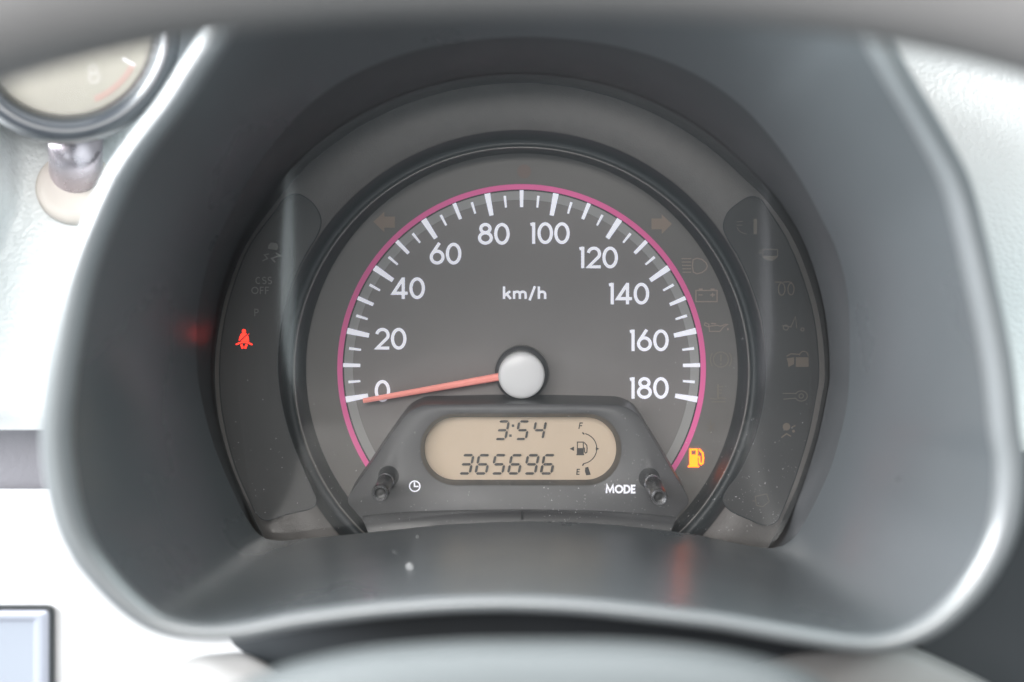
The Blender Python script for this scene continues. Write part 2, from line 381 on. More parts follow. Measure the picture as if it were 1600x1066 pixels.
# side panels (recessed smoked windows with rounded corners)
def side_panel(pts, label=None):
    q = catmull(pts, 6); cx = sum(p[0] for p in q)/len(q); cy = sum(p[1] for p in q)/len(q)
    def off(k):   # offset along normals
        n = len(q); out = []
        for i in range(n):
            a, b = q[i-1], q[(i+1) % n]; dx, dy = b[0]-a[0], b[1]-a[1]; l = math.hypot(dx, dy) or 1
            out.append((q[i][0]+dy/l*k, q[i][1]-dx/l*k))
        return out
    area_ = sum(q[i-1][0]*q[i][1]-q[i][0]*q[i-1][1] for i in range(len(q)))
    s = 1 if area_ > 0 else -1
    o1 = off(s*1.3); o2 = off(-s*0.6); o3 = off(-s*1.5)
    tr = loft('panel_trim', [[W(*p, dP+.0001) for p in o1], [W(*p, dP+.0006) for p in q], [W(*p, dP+.0003) for p in o2]], M_ring, CL)
    pn = polyfill('warning_panel', [W(*p, dP+.0003) for p in o2], M_panel, CL)
    return pn
sp_l = [(432,328),(444,311),(462,304),(480,311),(494,326),(501,345),(496,366),(478,396),(459,436),(444,482),(436,530),(434,580),(440,630),(452,678),(472,730),(488,765),(494,784),(484,795),(450,803),(418,812),(404,806),(392,786),(366,724),(348,648),(343,574),(351,502),(366,444),(392,382)]
sp_r = [(1200,328),(1188,312),(1172,308),(1154,318),(1137,334),(1131,354),(1138,374),(1158,408),(1176,450),(1190,496),(1197,545),(1197,595),(1192,640),(1178,690),(1156,738),(1136,766),(1130,782),(1142,798),(1172,812),(1194,820),(1212,816),(1222,798),(1241,750),(1262,682),(1274,622),(1279,580),(1273,506),(1256,440),(1229,374)]
PL = side_panel(sp_l); PR = side_panel(sp_r)
# cluster wall: from plate rim out to the hood opening
Qpts = [(439,845),(487,841),(600,830),(700,820),(820,815),(940,819),(1070,833),(1130,845),(1199,857),(1232,848),(1256,818),(1292,746),(1310,692),(1325,620),(1328,533),(1325,463),(1309,395),(1282,338),(1249,278),(1207,218),(1150,158),(1070,108),(960,72),(820,58),(680,72),(570,108),(490,158),(432,218),(390,278),(357,338),(330,395),(314,455),(307,512),(309,591),(326,670),(349,734),(382,805),(409,839)]
Q = star(Qpts)
def dQ(y): return .0215+max(0, (857-y))*S*0.24
Qd = [dQ(y) for x, y in Q]
# keep the wall in front of plate everywhere
def mixw(a, b, f, da, db, bow=0.0):
    k1, k2 = W(*a, da), W(*b, db)
    q = k1.lerp(k2, f); q.y = k1.y+(k2.y-k1.y)*f**.45; return q
wall_rings = []
for f in (0, .01, .03, .07, .14, .25, .5, .75, 1.0):
    wall_rings.append([mixw(P[i], Q[i], f, dPi(P[i][1])-.0002, Qd[i]) for i in range(NT)])
loft('cluster_wall', wall_rings, M_wall, CL)
# display housing (the trapezoid below the hub)
dH = .0170
def house_outline(off=0.0):
    pts = []
    top = 635-off; pts += [(980, top-0)]
    return pts
hl = [(985,882),(1018,850),(1044,823),(1062,800),(1074,782),(1052,742),(1020,690),(1000,658),(988,645),(970,637),(950,635),(820,635),(680,635),(660,637),(642,645),(628,660),(606,690),(575,735),(546,779),(557,798),(576,822),(602,848),(640,882)]
hl_top = catmull(hl, 5, closed=False)
hl_full = hl_top+[(820,884)]
front = [W(x, y, dH) for x, y in hl_full]
def shiftout(p, px):
    return p
# base outline: the same real outline on the dial plane (walls straight back, slightly flared)
def back(v, d, flare):
    c = W(812, 740, dH)
    dx, dz = v.x-c.x, v.z-c.z; l = math.hypot(dx, dz)
    return Vector((v.x+dx/l*flare, -d, v.z+dz/l*flare))
# LCD opening stadium
def stadium(x0, x1, y0, y1, r, n=10, ybow=0):
    pts = []
    for cx, cy, a0 in ((x1-r, y0+r, -90), (x1-r, y1-r, 0), (x0+r, y1-r, 90), (x0+r, y0+r, 180)):
        for i in range(n+1):
            a = math.radians(a0+90*i/n); pts.append((cx+r*math.cos(a), cy+r*math.sin(a)))
    return pts
# housing face with a hole: bridge outer and stadium by angle about the display centre
cD = (812, 702)
def resample(P, c, N=192):
    pol = sorted(((math.atan2(y-c[1], x-c[0]) % (2*pi), x, y) for x, y in P))
    pol = [(pol[-1][0]-2*pi, pol[-1][1], pol[-1][2])]+pol+[(pol[0][0]+2*pi, pol[0][1], pol[0][2])]
    out = []
    for k in range(N):
        t = 2*pi*k/N
        j = 0
        while pol[j+1][0] < t: j += 1
        (a, x1, y1), (b, x2, y2) = pol[j], pol[j+1]
        # ray/segment intersection
        dx, dy = math.cos(t), math.sin(t); ex, ey = x2-x1, y2-y1
        den = dx*ey-dy*ex
        if abs(den) < 1e-9: out.append((x1, y1)); continue
        r = ((x1-c[0])*ey-(y1-c[1])*ex)/den
        out.append((c[0]+r*dx, c[1]+r*dy))
    return out
dense = []
for i in range(len(hl_full)):
    a, b = hl_full[i], hl_full[(i+1) % len(hl_full)]
    m_ = 1 if i < len(hl_top)-1 else 8
    for k in range(m_): dense.append(lerp2(a, b, k/m_))
NO = 240
out_r = resample(dense, cD, NO)
st1 = resample(stadium(654, 975, 644.5, 761, 56, 14), cD, NO)
st2 = resample(stadium(657, 971, 646.5, 758.5, 54.5, 14), cD, NO)
st3 = resample(stadium(663.5, 963, 652, 750, 48, 14), cD, NO)
fr_ = [W(*p, dH) for p in out_r]
bev = [back(v, dH-.0008, .0005) for v in fr_]
bk = [back(v, .0002, .0010) for v in fr_]
loft('display_housing', [bev, fr_, [W(*p, dH) for p in st1], [W(*p, dH-.0003) for p in st2]], M_house, CL)
loft('housing_side', [bk, [back(v, dH-.0008, .00052) for v in fr_]], M_housewall, CL)
loft('display_bezel', [[W(*p, dH-.0003) for p in st2], [W(*p, dH-.0045) for p in st3], [W(*p, dH-.0080) for p in st3]], M_ring, CL)
dL = dH-.0072
lcd = polyfill('lcd_screen', [W(*p, dL) for p in resample(stadium(659, 967, 649, 754, 51, 14), cD, 96)], M_lcd, CL)
# seven-segment characters
SEG = {'3': 'abcdg', '6': 'acdefg', '5': 'acdfg', '9': 'abcdfg', '4': 'bcfg'}
def seg_digit(ch, cx, cy, h, wd, sl=0.20, t=3.6):
    x0, x1, y0, ym, y1 = -wd/2, wd/2, -h/2, 0, h/2; g = .9
    def hseg(y, a, b):
        q = t/2
        return [(a+g, y), (a+g+q, y-q), (b-g-q, y-q), (b-g, y), (b-g-q, y+q), (a+g+q, y+q)]
    def vseg(x, a, b):
        q = t/2
        return [(x, a+g), (x+q, a+g+q), (x+q, b-g-q), (x, b-g), (x-q, b-g-q), (x-q, a+g+q)]
    D_ = {'a': hseg(y0, x0, x1), 'g': hseg(ym, x0, x1), 'd': hseg(y1, x0, x1), 'f': vseg(x0, y0, ym), 'e': vseg(x0, ym, y1), 'b': vseg(x1, y0, ym), 'c': vseg(x1, ym, y1)}
    return [('f', [(cx+x-y*sl, cy+y) for x, y in D_[s]]) for s in SEG[ch]]
for ch, cx in (('3', 784.5), ('5', 816.5), ('4', 842.5)):
    strokes('digit', seg_digit(ch, cx, 672.5, 27.5, 15.5), 1, dL+.0005, M_seg, lcd)
strokes('colon', [('f', [(x-2+dx, y-2) for dx in (0,)]+[(x+2, y-2), (x+2, y+2), (x-2, y+2)]) for x, y in ((801.5, 665.5), (797.5, 681))], 1, dL+.0001, M_seg, lcd)
for i, ch in enumerate('365696'):
    strokes('digit', seg_digit(ch, 728.5+i*25.5, 725.8, 28.5, 16.5, t=3.9), 1, dL+.0005, M_seg, lcd)
word('fuel_letter', 'F', 906.5, 665.5, 10, 1.7, dL+.0001, M_seg, lcd, slant=.2)
word('fuel_letter', 'E', 903, 737.5, 9, 1.7, dL+.0001, M_seg, lcd, slant=.1)
strokes('fuel_scale_arc', [('l', [(913, 679), (910, 676)]+[], 2.2), ('l', arc(908, 701, 24.5, 24, -75, 80, 24), 1.5), ('f', [(931, 699), (936.5, 701.5), (931, 704)]), ('l', [(912.5, 724.5), (910, 728)], 2.2)], 1.5, dL+.0001, M_seg, lcd)
def pump(cx, cy, s, name, m, parent, d, lw, fill_from=0.5, window=True):
    x0, x1, y0, y1 = cx-.62*s, cx+.22*s, cy-.95*s, cy+.80*s
    it = []
    if window:
        it += [('f', [(x0, y0), (x1, y0), (x1, y0+.18*s), (x0, y0+.18*s)]), ('f', [(x0, y0+.15*s), (x0+.2*s, y0+.15*s), (x0+.2*s, y0+.62*s), (x0, y0+.62*s)]),
               ('f', [(x1-.2*s, y0+.15*s), (x1, y0+.15*s), (x1, y0+.62*s), (x1-.2*s, y0+.62*s)]), ('f', [(x0, y0+.6*s), (x1, y0+.6*s), (x1, y1), (x0, y1)])]
    else:
        it += [('c', [(x0, y0), (x1, y0), (x1, y1), (x0, y1)], lw), ('f', [(x0, cy-.1*s), (x1, cy-.1*s), (x1, y1), (x0, y1)])]
    it += [('f', [(x0-.14*s, y1-.05*s), (x1+.12*s, y1-.05*s), (x1+.12*s, y1+.12*s), (x0-.14*s, y1+.12*s)])]
    it += [('l', [(x1+.02*s, cy-.15*s), (x1+.16*s, cy-.1*s), (x1+.18*s, cy+.45*s), (x1+.32*s, cy+.62*s), (x1+.50*s, cy+.5*s), (x1+.54*s, cy+.0*s), (x1+.50*s, cy-.48*s), (x1+.12*s, cy-.9*s)], lw)]
    return strokes(name, it, lw, d, m, parent)
pump(909, 701.5, 11, 'fuel_pump_symbol', M_seg, lcd, dL+.0001, 1.6, window=False)
strokes('fuel_side_arrow', [('f', [(890, 701.5), (897, 698), (897, 705)])], 1, dL+.0001, M_seg, lcd)
strokes('fuel_level_bar', [('f', [(914.5, 731), (919, 729.5), (921, 736), (923, 742), (916, 743), (914, 737)])], 1, dL+.0001, M_seg, lcd)
# darker stepped strip along the foot of the housing, with its small centre notch
ft = catmull([(566, 806), (620, 801), (700, 797.5), (816, 796), (930, 798), (1010, 803), (1056, 808)], 8, closed=False)
loft('housing_foot', [[W(x, y, dH+.0001) for x, y in ft], [W(x, y+1.6, dH-.0007+.0010) for x, y in ft], [W(x, y+3.5, dH+.0008) for x, y in ft], [W(816+(x-816)*.93, y+48, dH+.0004) for x, y in ft]], mat('housing_foot_plastic', (.040, .041, .045), .4, var=.1, var_scale=90), CL, closed=False)
strokes('centre_notch', [('f', [(814.3, 799), (817.2, 799), (817.6, 812), (813.9, 812)])], 1, dH+.0011, M_hole, CL)
# housing prints
word('mode_text', 'MODE', 970, 764.5, 12.6, 2.9, dH+.0001, M_white, CL, gap=.04, xs=1.0)
strokes('clock_symbol', [('c', circ(648, 760, 8.1, n=28)), ('l', [(647.6, 753.6), (647.6, 760.3), (654, 760.3)], 2.2)], 2.0, dH+.0001, M_white, CL)
# knobs through the housing
def knob(hole, a, b, rp, ring_t):
    kn = None
    A, B = W(*a, .0195), W(*b, .0355); ax = (B-A).normalized(); A0 = A-ax*.0105; L_ = (B-A0).length
    polyfill('knob_socket', [W(x, y, dH+.00012) for x, y in circ(hole[0], hole[1], 16.4, 16.4, n=32)], M_hole, CL)
    r = rp*S*K(.0355)*1.07
    kb = lathe('trip_knob', [(0.0, r*.80), (L_*.40, r*.80), (L_*.42, r*.92), (L_*.955, r*.97), (L_*.985, r*.92), (L_*.995, r*.80), (L_*.995, r*.68), (L_*.975, r*.62), (L_*.985, r*.25)], M_knob, CL, A0, B, n=36)
    rg = lathe('knob_ring', [(L_*.40, r*.90), (L_*.405, r*1.00), (L_*.46, r*1.02), (L_*.47, r*.93)], M_chrome, None, A0, B, n=36, cap=False)
    keep2(rg, kb)
    r2 = lathe('tip_ring', [(L_*.996, r*.80), (L_*1.0, r*.78), (L_*1.0, r*.75), (L_*.992, r*.72)], mat('satin_tip_ring', (.4, .4, .41), .35, metal=.8), None, A0, B, n=36, cap=False)
    keep2(r2, kb)
def keep2(o, p):
    o.parent = p
knob((607, 744.5), (603, 752), (594, 771), 12.8, .4)
knob((1014.5, 747.5), (1019.5, 754), (1030, 777.5), 12.8, .4)

# warning symbols ------------------------------------------------------------------
dd = .00035
strokes('turn_arrow', [('f', [(583, 346.5), (600.5, 331), (600.5, 338.5), (617, 338.5), (617, 356), (600.5, 356), (600.5, 363)])], 1, dd, M_arrow, CL)
strokes('turn_arrow', [('f', [(1050, 350), (1034, 335), (1034, 341.5), (1018, 341.5), (1018, 358.5), (1034, 358.5), (1034, 366)])], 1, dd, M_arrow, CL)
strokes('indicator_dot', [('f', circ(819, 268, 11, n=24))], 1, dd, mat('unlit_dot', (.18, .135, .12), .5), CL)
strokes('headlight_symbol', [('l', [(1065+i*.4, 404.3+i*5.3), (1080, 404.3+i*5.3)]) for i in range(5)]+[('c', [(1083, 406), (1089, 403.6), (1097, 405.5), (1103, 410.5), (1105.5, 416), (1103, 421.5), (1097, 426), (1089, 428), (1083.5, 425.5), (1082, 416)], 1.5)], 1.3, dd, M_off, CL)
strokes('battery_symbol', [('c', [(1087.5, 454), (1120.5, 454), (1120.5, 471.5), (1087.5, 471.5)], 1.7), ('f', [(1092, 451), (1098, 451), (1098, 453.5), (1092, 453.5)]), ('f', [(1110.5, 451), (1116.5, 451), (1116.5, 453.5), (1110.5, 453.5)]), ('l', [(1091.5, 461), (1098, 461)], 1.3), ('l', [(1110, 461), (1117, 461)], 1.8), ('l', [(1113.5, 457.8), (1113.5, 464.2)], 1.8)], 1.4, dd, M_off, CL)
strokes('oil_can_symbol', [('c', [(1108, 510), (1121, 508.5), (1126, 510), (1133, 507), (1138, 507), (1131, 510.5), (1125, 518), (1108.5, 518)], 1.3), ('c', [(1102, 504.5), (1108, 507), (1106.5, 511), (1100.5, 508)], 1.3), ('l', [(1111, 505.5), (1119, 506.5)], 1.8), ('f', [(1137.5, 512), (1139, 515), (1137.5, 516.5), (1136, 515)])], 1.3, dd, M_off, CL)
strokes('brake_symbol', [('c', circ(1126.5, 562, 11.8, n=28)), ('l', arc(1126.5, 562, 16.5, 16.5, -38, 38, 10)), ('l', arc(1126.5, 562, 16.5, 16.5, 142, 218, 10)), ('l', [(1126.5, 554.5), (1126.5, 564.5)], 2.2), ('f', circ(1126.5, 569, 1.4, n=8))], 1.5, dd, M_off2, CL)
strokes('coolant_symbol', [('l', [(1122, 600.5), (1122, 622)], 2.6), ('l', [(1123, 604.5), (1130, 604.5)]), ('l', [(1123, 609.5), (1128, 609.5)]), ('l', [(1123, 614.5), (1128, 614.5)]), ('l', [(1109, 622.5), (1119, 624), (1126, 622), (1135, 623)]), ('l', [(1112, 628), (1134, 628)])], 1.3, dd, M_off2, CL)
strokes('snow_symbol', [('l', [(1110, 655), (1111, 678)]), ('l', [(1104, 664), (1117, 672)]), ('l', [(1117, 662), (1105, 674)])], 1.2, dd, mat('unlit_symbol_faint', (.17, .145, .12), .5), CL)
p_ = pump(1087, 716, 15.5, 'low_fuel_symbol', M_yel, CL, dd, 2.6); p_['label'] = 'lit amber low fuel pump symbol'
dp = dP+.00042
sb = strokes('seatbelt_symbol', [('f', circ(381, 517.6, 3.0, n=16)), ('f', [(376.2, 522), (379, 520.6), (383, 520.6), (386.2, 522), (388.2, 528), (389.0, 533.8), (373.0, 533.8), (374, 528)]),
    ('l', [(368.5, 538.6), (375.5, 535.6), (381, 534.8), (387, 535.6), (394, 538.8)], 2.0), ('l', [(377.0, 538.4), (379.2, 544.6)], 3.2), ('l', [(385.2, 538.4), (382.8, 544.6)], 3.2), ('l', [(386.5, 523.5), (389.2, 520.6)], 1.8)], 1.5, dp, M_red, CL)
sb['label'] = 'lit red seat belt reminder symbol'
strokes('belt_stripe', [('l', [(373.5, 534.6), (389.2, 519.8)], 2.3)], 1.7, dp+.0001, M_panel, CL)
strokes('skid_symbol', [('f', [(419, 384), (423, 379), (432, 380), (434.5, 385), (433, 391), (418.5, 389)]), ('l', [(410, 408), (418, 404), (413, 398.5), (420, 397)], 1.8), ('l', [(430, 410), (424, 404), (437, 399.5), (431, 395.5)], 2.2)], 1.8, dp, M_off3, CL)
word('warning_text', 'CSS', 412, 438.5, 11.5, 1.5, dp, M_off3, CL, gap=.1)
word('warning_text', 'OFF', 406.5, 454, 11.5, 1.5, dp, M_off3, CL, gap=.1)
word('warning_text', 'P', 400.5, 488.5, 11.5, 1.4, dp, M_off3, CL)
M_of4 = mat('unlit_symbol_olive', (.128, .112, .092), .5)
M_of5 = mat('unlit_symbol_bright', (.14, .112, .088), .5)
strokes('fog_lamp_symbol', [('l', arc(1170, 354, 18, 12, 100, 175, 8)), ('l', [(1151, 347), (1161, 346)]), ('l', [(1151, 352), (1160, 352)]), ('f', [(1177.5, 342), (1183, 342), (1183, 366), (1177.5, 366)])], 1.0, dp, M_of4, CL)
strokes('engine_symbol', [('c', [(1192, 390), (1215, 390), (1215, 401), (1210, 405), (1196, 405), (1192, 401)], 1.2), ('f', [(1192, 400), (1215, 400), (1212, 405), (1206, 408), (1198, 406)]), ('l', [(1186, 391.5), (1190, 391.5)]), ('l', [(1185, 395), (1190, 395)])], 1.2, dp, M_of4, CL)
strokes('glow_coil_symbol', [('l', [(1211, 441), (1221, 441)]+arc(1221.5, 452, 5.2, 9.5, -80, 260, 18)), ('c', circ(1236, 452, 4.8, 9, n=20)), ('l', [(1224, 441), (1232, 440.5), (1238, 442)])], 1.4, dp, M_of5, CL)
strokes('service_symbol', [('c', circ(1228, 512, 4, n=12)), ('l', [(1222, 509), (1236, 511), (1243, 495), (1245, 513)]), ('c', circ(1254, 515, 2.5, n=10))], 1.4, dp, M_of4, CL)
strokes('lock_symbol', [('f', [(1229, 560), (1241, 558.5), (1241, 569), (1232, 574), (1231, 566)]), ('f', [(1243.5, 558.5), (1263.5, 558.5), (1263.5, 573.5), (1243.5, 573.5)]), ('l', arc(1256, 557, 7, 8, -170, 0, 10), 1.4), ('l', [(1229, 557), (1236, 553), (1250, 554)], 1.6)], 1.6, dp, M_of5, CL)
strokes('wrench_symbol', [('c', circ(1252, 619, 3.5, n=12), 1.2), ('l', [(1223, 615), (1242, 615)]+arc(1252, 619, 9.5, 8, 205, 515, 18)+[(1224, 624)], 1.3)], 1.3, dp, M_of4, CL)
strokes('airbag_symbol', [('f', circ(1229, 667, 6, n=16)), ('l', [(1221, 684), (1229, 678), (1236, 682)], 2.0), ('f', circ(1240, 674, 2.4, n=8)), ('l', [(1237, 668), (1243, 665)], 1.8)], 1.8, dp, M_of5, CL)
strokes('door_symbol', [('c', [(1180, 776), (1198, 772), (1202, 784), (1192, 792), (1182, 790)], 1.2), ('l', [(1176, 783), (1180, 783)])], 1.2, dp, M_off2 if False else mat('unlit_symbol_last', (.085, .075, .062), .5), CL)

# clear lens over the cluster ---------------------------------------------------------
def lens_d(x, y):     # tilted: top nearer to the driver; curls back at both sides
    ax = abs(x-820)*S*.96
    base_ = .0197+(800-y)*S*0.10
    e = max(0, ax-.0545)
    return base_-5.0*e*e
LQ = []
for i in range(NT):
    f = 1.0
    for k in range(101):
        f = (k/100)**2; q = mixw(P[i], Q[i], f, dP-.0004, Qd[i]); kk = (D+q.y)/D*S
        x, y = FX+q.x/kk, FY-q.z/kk
        if -q.y >= max(lens_d(x, y), .0188): break
    LQ.append((x, y))
LR = [math.hypot(x-820, y-560)-2.5 for x, y in LQ]
for _ in range(6): LR = [(LR[i-1]+LR[i]*2+LR[(i+1) % NT])/4 for i in range(NT)]
LQ = [(820+LR[i]*math.cos(THS[i]), 560+LR[i]*math.sin(THS[i])) for i in range(NT)]
NX, NY = 90, 60
rings = []
for f in [i/24 for i in range(1, 25)]:
    rings.append([(820+(x-820)*f, 560+(y-560)*f) for x, y in LQ])
V = [W(820, 560, lens_d(820, 560))]; F = []
for r in rings: V += [W(x, y, max(lens_d(x, y), .0188)) for x, y in r]
for j in range(NT): F.append((0, 1+j, 1+(j+1) % NT))
for i in range(len(rings)-1):
    for j in range(NT):
        a, b = 1+i*NT+j, 1+i*NT+(j+1) % NT
        F.append((a, a+NT, b+NT, b))
lens = mesh('clear_lens', V, F, M_lens, None, True); fixnorm(lens); keep(lens, CL)

# ================================================================ hood
HD = empty('instrument_hood', W(820, 900, .05), 'dark flared plastic hood with a pale rounded lip framing the speedometer', 'hood')
Lpts = [(379,37),(332,106),(289,173),(239,239),(206,292),(179,354),(161,400),(146,450),(131,525),(120,600),(114,675),(120,741),(131,797),(150,846),(188,899),(233,944),(270,966),(319,976),(375,972),(450,957),(520,947),(600,938),(700,931),(800,929),(900,933),(987,941),(1100,954),(1150,961),(1263,981),(1338,992),(1394,987),(1450,957),(1499,906),(1533,846),(1548,790),(1551,722),(1544,680),(1536,600),(1525,530),(1508,450),(1490,370),(1468,290),(1425,206),(1380,130),(1341,62),(1300,-10),(1200,-75),(1010,-112),(820,-122),(630,-112),(490,-70),(425,-22)]
Lc = star(Lpts)
DLIP = .100
hood_rings = []
def sm(t): return t*t*(3-2*t)
for f in (0, .03, .12, .25, .4, .55, .7, .85, .95, 1.0):
    ring = []
    for i in range(NT):
        a = W(*Q[i], Qd[i]+.0006); b = W(*Lc[i], DLIP)
        p = a.lerp(b, f)
        # gentle outward flare: concave trumpet section
        y = p.y; p = a.lerp(b, f); p.y = a.y+(b.y-a.y)*(f+.14*math.sin(pi*f)*0.5)
        ring.append(p)
    hood_rings.append(ring)
shell = loft('hood_shell', hood_rings, M_hood, HD)
# lip: rolled edge going round and back
lw = [W(*p, DLIP) for p in Lc]
nrm = []
for i in range(NT):
    a, b = lw[i-3], lw[(i+3) % NT]; t = Vector((b.x-a.x, 0, b.z-a.z)).normalized()
    n = Vector((-t.z, 0, t.x)); c = Vector((lw[i].x, 0, lw[i].z+.035))
    if n.dot(c) < 0: n = -n
    nrm.append(n)
for _ in range(4): nrm = [(nrm[i-1]+nrm[i]*2+nrm[(i+1) % NT]).normalized() for i in range(NT)]
Rv = [.0017+.0016*abs(n.x)**1.5 for n in nrm]
lip_rings = []
for a in range(0, 181, 15):
    A = math.radians(a)
    lip_rings.append([lw[i]+nrm[i]*Rv[i]*(1-math.cos(A))+Vector((0, -Rv[i]*math.sin(A), 0)) for i in range(NT)])
loft('hood_rim', lip_rings, M_lip, HD)
flank = []
for back_, outw in ((0, 0), (.006, .0012), (.02, .003), (.045, .004), (.07, .003)):
    flank.append([lw[i]+nrm[i]*(Rv[i]*2+outw*.3+.28*back_*max(0, nrm[i].x)*max(0, 1-abs(nrm[i].z)*1.1))+Vector((0, back_, 0)) for i in range(NT)])
loft('hood_flank', flank, M_under, HD)

# ================================================================ dashboard (setting)
DB = bpy.data.objects.new('dashboard', None); col.objects.link(DB); DB['kind'] = 'structure'
def sheet(name, x0, x1, y0, y1, dfun, m, nx=24, ny=24, parent=DB):
    V = []; F = []
    for j in range(ny+1):
        for i in range(nx+1):
            x = x0+(x1-x0)*i/nx; y = y0+(y1-y0)*j/ny; V.append(W(x, y, dfun(x, y)))
    for j in range(ny):
        for i in range(nx):
            a = j*(nx+1)+i; F.append((a, a+1, a+nx+2, a+nx+1))
    o = mesh(name, V, F, m, parent, True)
    bm = bmesh.new(); bm.from_mesh(o.data); bmesh.ops.recalc_face_normals(bm, faces=bm.faces)
    if sum(f.normal.y for f in bm.faces) > 0: bmesh.ops.reverse_faces(bm, faces=bm.faces)
    bm.to_mesh(o.data); bm.free(); return o
def d_pad(x, y):
    e = max(0, (y-640))/32.0
    t = max(0, min(1, (30-x-.4*max(0, y-300))/60)); ridge = .020*t*t*(3-2*t)*max(0, min(1, (y-120)/80))
    return .004+.034*(y+60)/700+ridge-.006*e*e
sheet('dash_pad', -500, 245, -300, 672, d_pad, M_dash, 40, 60)
sheet('vent_recess', -500, 200, 660, 775, lambda x, y: .018, M_recess, 8, 8)
sheet('dash_panel', -500, 225, 764, 872, lambda x, y: .040+.004*(y-764)/108-.02*max(0, (772-y)/8)**2, M_dashlow, 10, 16)
polyfill('lower_console', [W(x, y, .0495) for x, y in ((-500,869),(215,869),(225,915),(285,950),(340,975),(430,1010),(490,1070),(490,1400),(-500,1400))], M_dashlow, DB)
def d_rpad(x, y):
    t = max(0, (180-y))/200; return min(.004+.058*(y+60)/900, .020+max(0, x-1340)*.0004)+.022*t*t
sheet('dash_pad', 1340, 2100, -300, 720, d_rpad, M_dash, 30, 40)
polyfill('lower_dash', [W(x, y, .0535) for x, y in ((330,955),(365,1008),(420,1052),(500,1110),(1475,1110),(1475,950),(820,900),(450,925))], M_darkdash, DB)
sheet('lower_dash', 1440, 2100, 705, 1500, lambda x, y: .056, M_darkdash, 10, 10)

# radio
RD = empty('radio', W(0, 1060, .05), 'silver bezelled radio with pale blue screen at the lower left on the white console', 'radio')
def rr(x0, x1, y0, y1, r, d, n=6): return [W(x, y, d) for x, y in stadium(x0, x1, y0, y1, r, n)]
loft('radio_frame', [rr(-420, 85, 944, 1500, 12, .046), rr(-419, 84, 945, 1499, 12, .0508), rr(-412, 79, 951, 1495, 9, .0512), rr(-410, 76, 954, 1493, 7, .0503)], M_radioframe, RD)
loft('radio_bezel', [rr(-410, 76, 954, 1493, 7, .0504), rr(-400, 66, 960, 1480, 5, .0508), rr(-392, 56, 968, 1470, 4, .0508), rr(-390, 52, 972, 1468, 4, .0500)], M_radiobez, RD)
o = polyfill('radio_screen', rr(-392, 54, 970, 1470, 4, .0501), M_screen, RD)

# tachometer pod
TC = empty('tachometer', W(110, 300, .03), 'round tachometer pod with a cream reflection painted on its face, on a dark metal neck at the upper left', 'tachometer')
dT = .054
cT = (103, 45)
def tc(rx, d, cy=0, ry=None): return [W(x, y, d) for x, y in circ(cT[0], cT[1]+cy, rx, ry or rx, n=96)]
loft('pod_body', [tc(120, .006, 20), tc(150, .010, 14), tc(172, .022, 8), tc(180, .036, 2), tc(178, dT+.002), tc(170, dT+.0045), tc(160, dT+.0050), tc(150, dT+.0042), tc(141, dT+.002), tc(136, dT-.002), tc(133, dT-.004)], M_tachbody, TC, cap_first=True)
tf = polyfill('tachometer_face', tc(134.5, dT-.004), M_tachface, TC)
lathe_dummy = None
strokes('red_zone', [('l', arc(cT[0], cT[1], 119, 119, 28, 68, 20), 9)], 9, dT-.0037, M_tachred, TC)
strokes('tachometer_tick', [('l', [(cT[0]+r*math.cos(math.radians(28)), cT[1]+r*math.sin(math.radians(28))) for r in (100, 122)], 3.5)], 3, dT-.0036, M_white, TC)
o = strokes('tachometer_numeral', [('c', [(145+6.5*math.cos(t), 108.5+6*math.sin(t)) for t in [i*pi/10 for i in range(20)]]), ('c', [(147+8*math.cos(t), 121.5+7.5*math.sin(t)) for t in [i*pi/10 for i in range(20)]])], 2.4, dT-.0036, mat('tach_numeral_grey', (.66,.66,.63), .5), TC)
polyfill('tachometer_lens', tc(136, dT-.0005), lens_material('tach_lens', .2, 1.0, .02), TC)
nk0 = W(120, 314, .012); nk1 = W(117, 205, .034)
lathe('pod_neck', [(0, .0074), (.004, .0070), (.02, .0066), ((nk1-nk0).length, .0068)], M_neck, TC, nk0, nk1)
# collar seated on the pad
Vc = lathe('pod_collar', [(0, .0098), (.0018, .0100), (.0030, .0094), (.0032, .0070)], M_collar2, TC, W(119, 297, .0215), W(118.5, 256, .0365))

# ================================================================ steering wheel and column
SW = empty('steering_wheel', W(820, 1500, .16), 'grey steering wheel with its rim above and pale hub below the hood', 'steering wheel')
a_, b_, tube, dR = .190, .168, .0155, .172
zc = W(820, 0, dR).z  # z of photo row 0 at that depth
low_edge_px = 24
ztop = W(820, low_edge_px, dR).z
cz = ztop-(b_-tube)
rings = []
N1, N2 = 160, 24
for i in range(N1):
    t = 2*pi*i/N1; c, s = math.cos(t), math.sin(t); e = 2/2.35
    x = a_*math.copysign(abs(c)**e, c); z = cz+b_*math.copysign(abs(s)**e, s)
    t2 = t+.01; c2, s2 = math.cos(t2), math.sin(t2)
    x2 = a_*math.copysign(abs(c2)**e, c2); z2 = cz+b_*math.copysign(abs(s2)**e, s2)
    T = Vector((x2-x, 0, z2-z)).normalized(); Nn = Vector((T.z, 0, -T.x))
    rings.append([Vector((x, -dR, z))+(Nn*math.cos(2*pi*k/N2)+Vector((0, 1, 0))*math.sin(2*pi*k/N2))*tube for k in range(N2)])
rings.append(rings[0])
loft('wheel_rim', rings, M_wheel, SW)
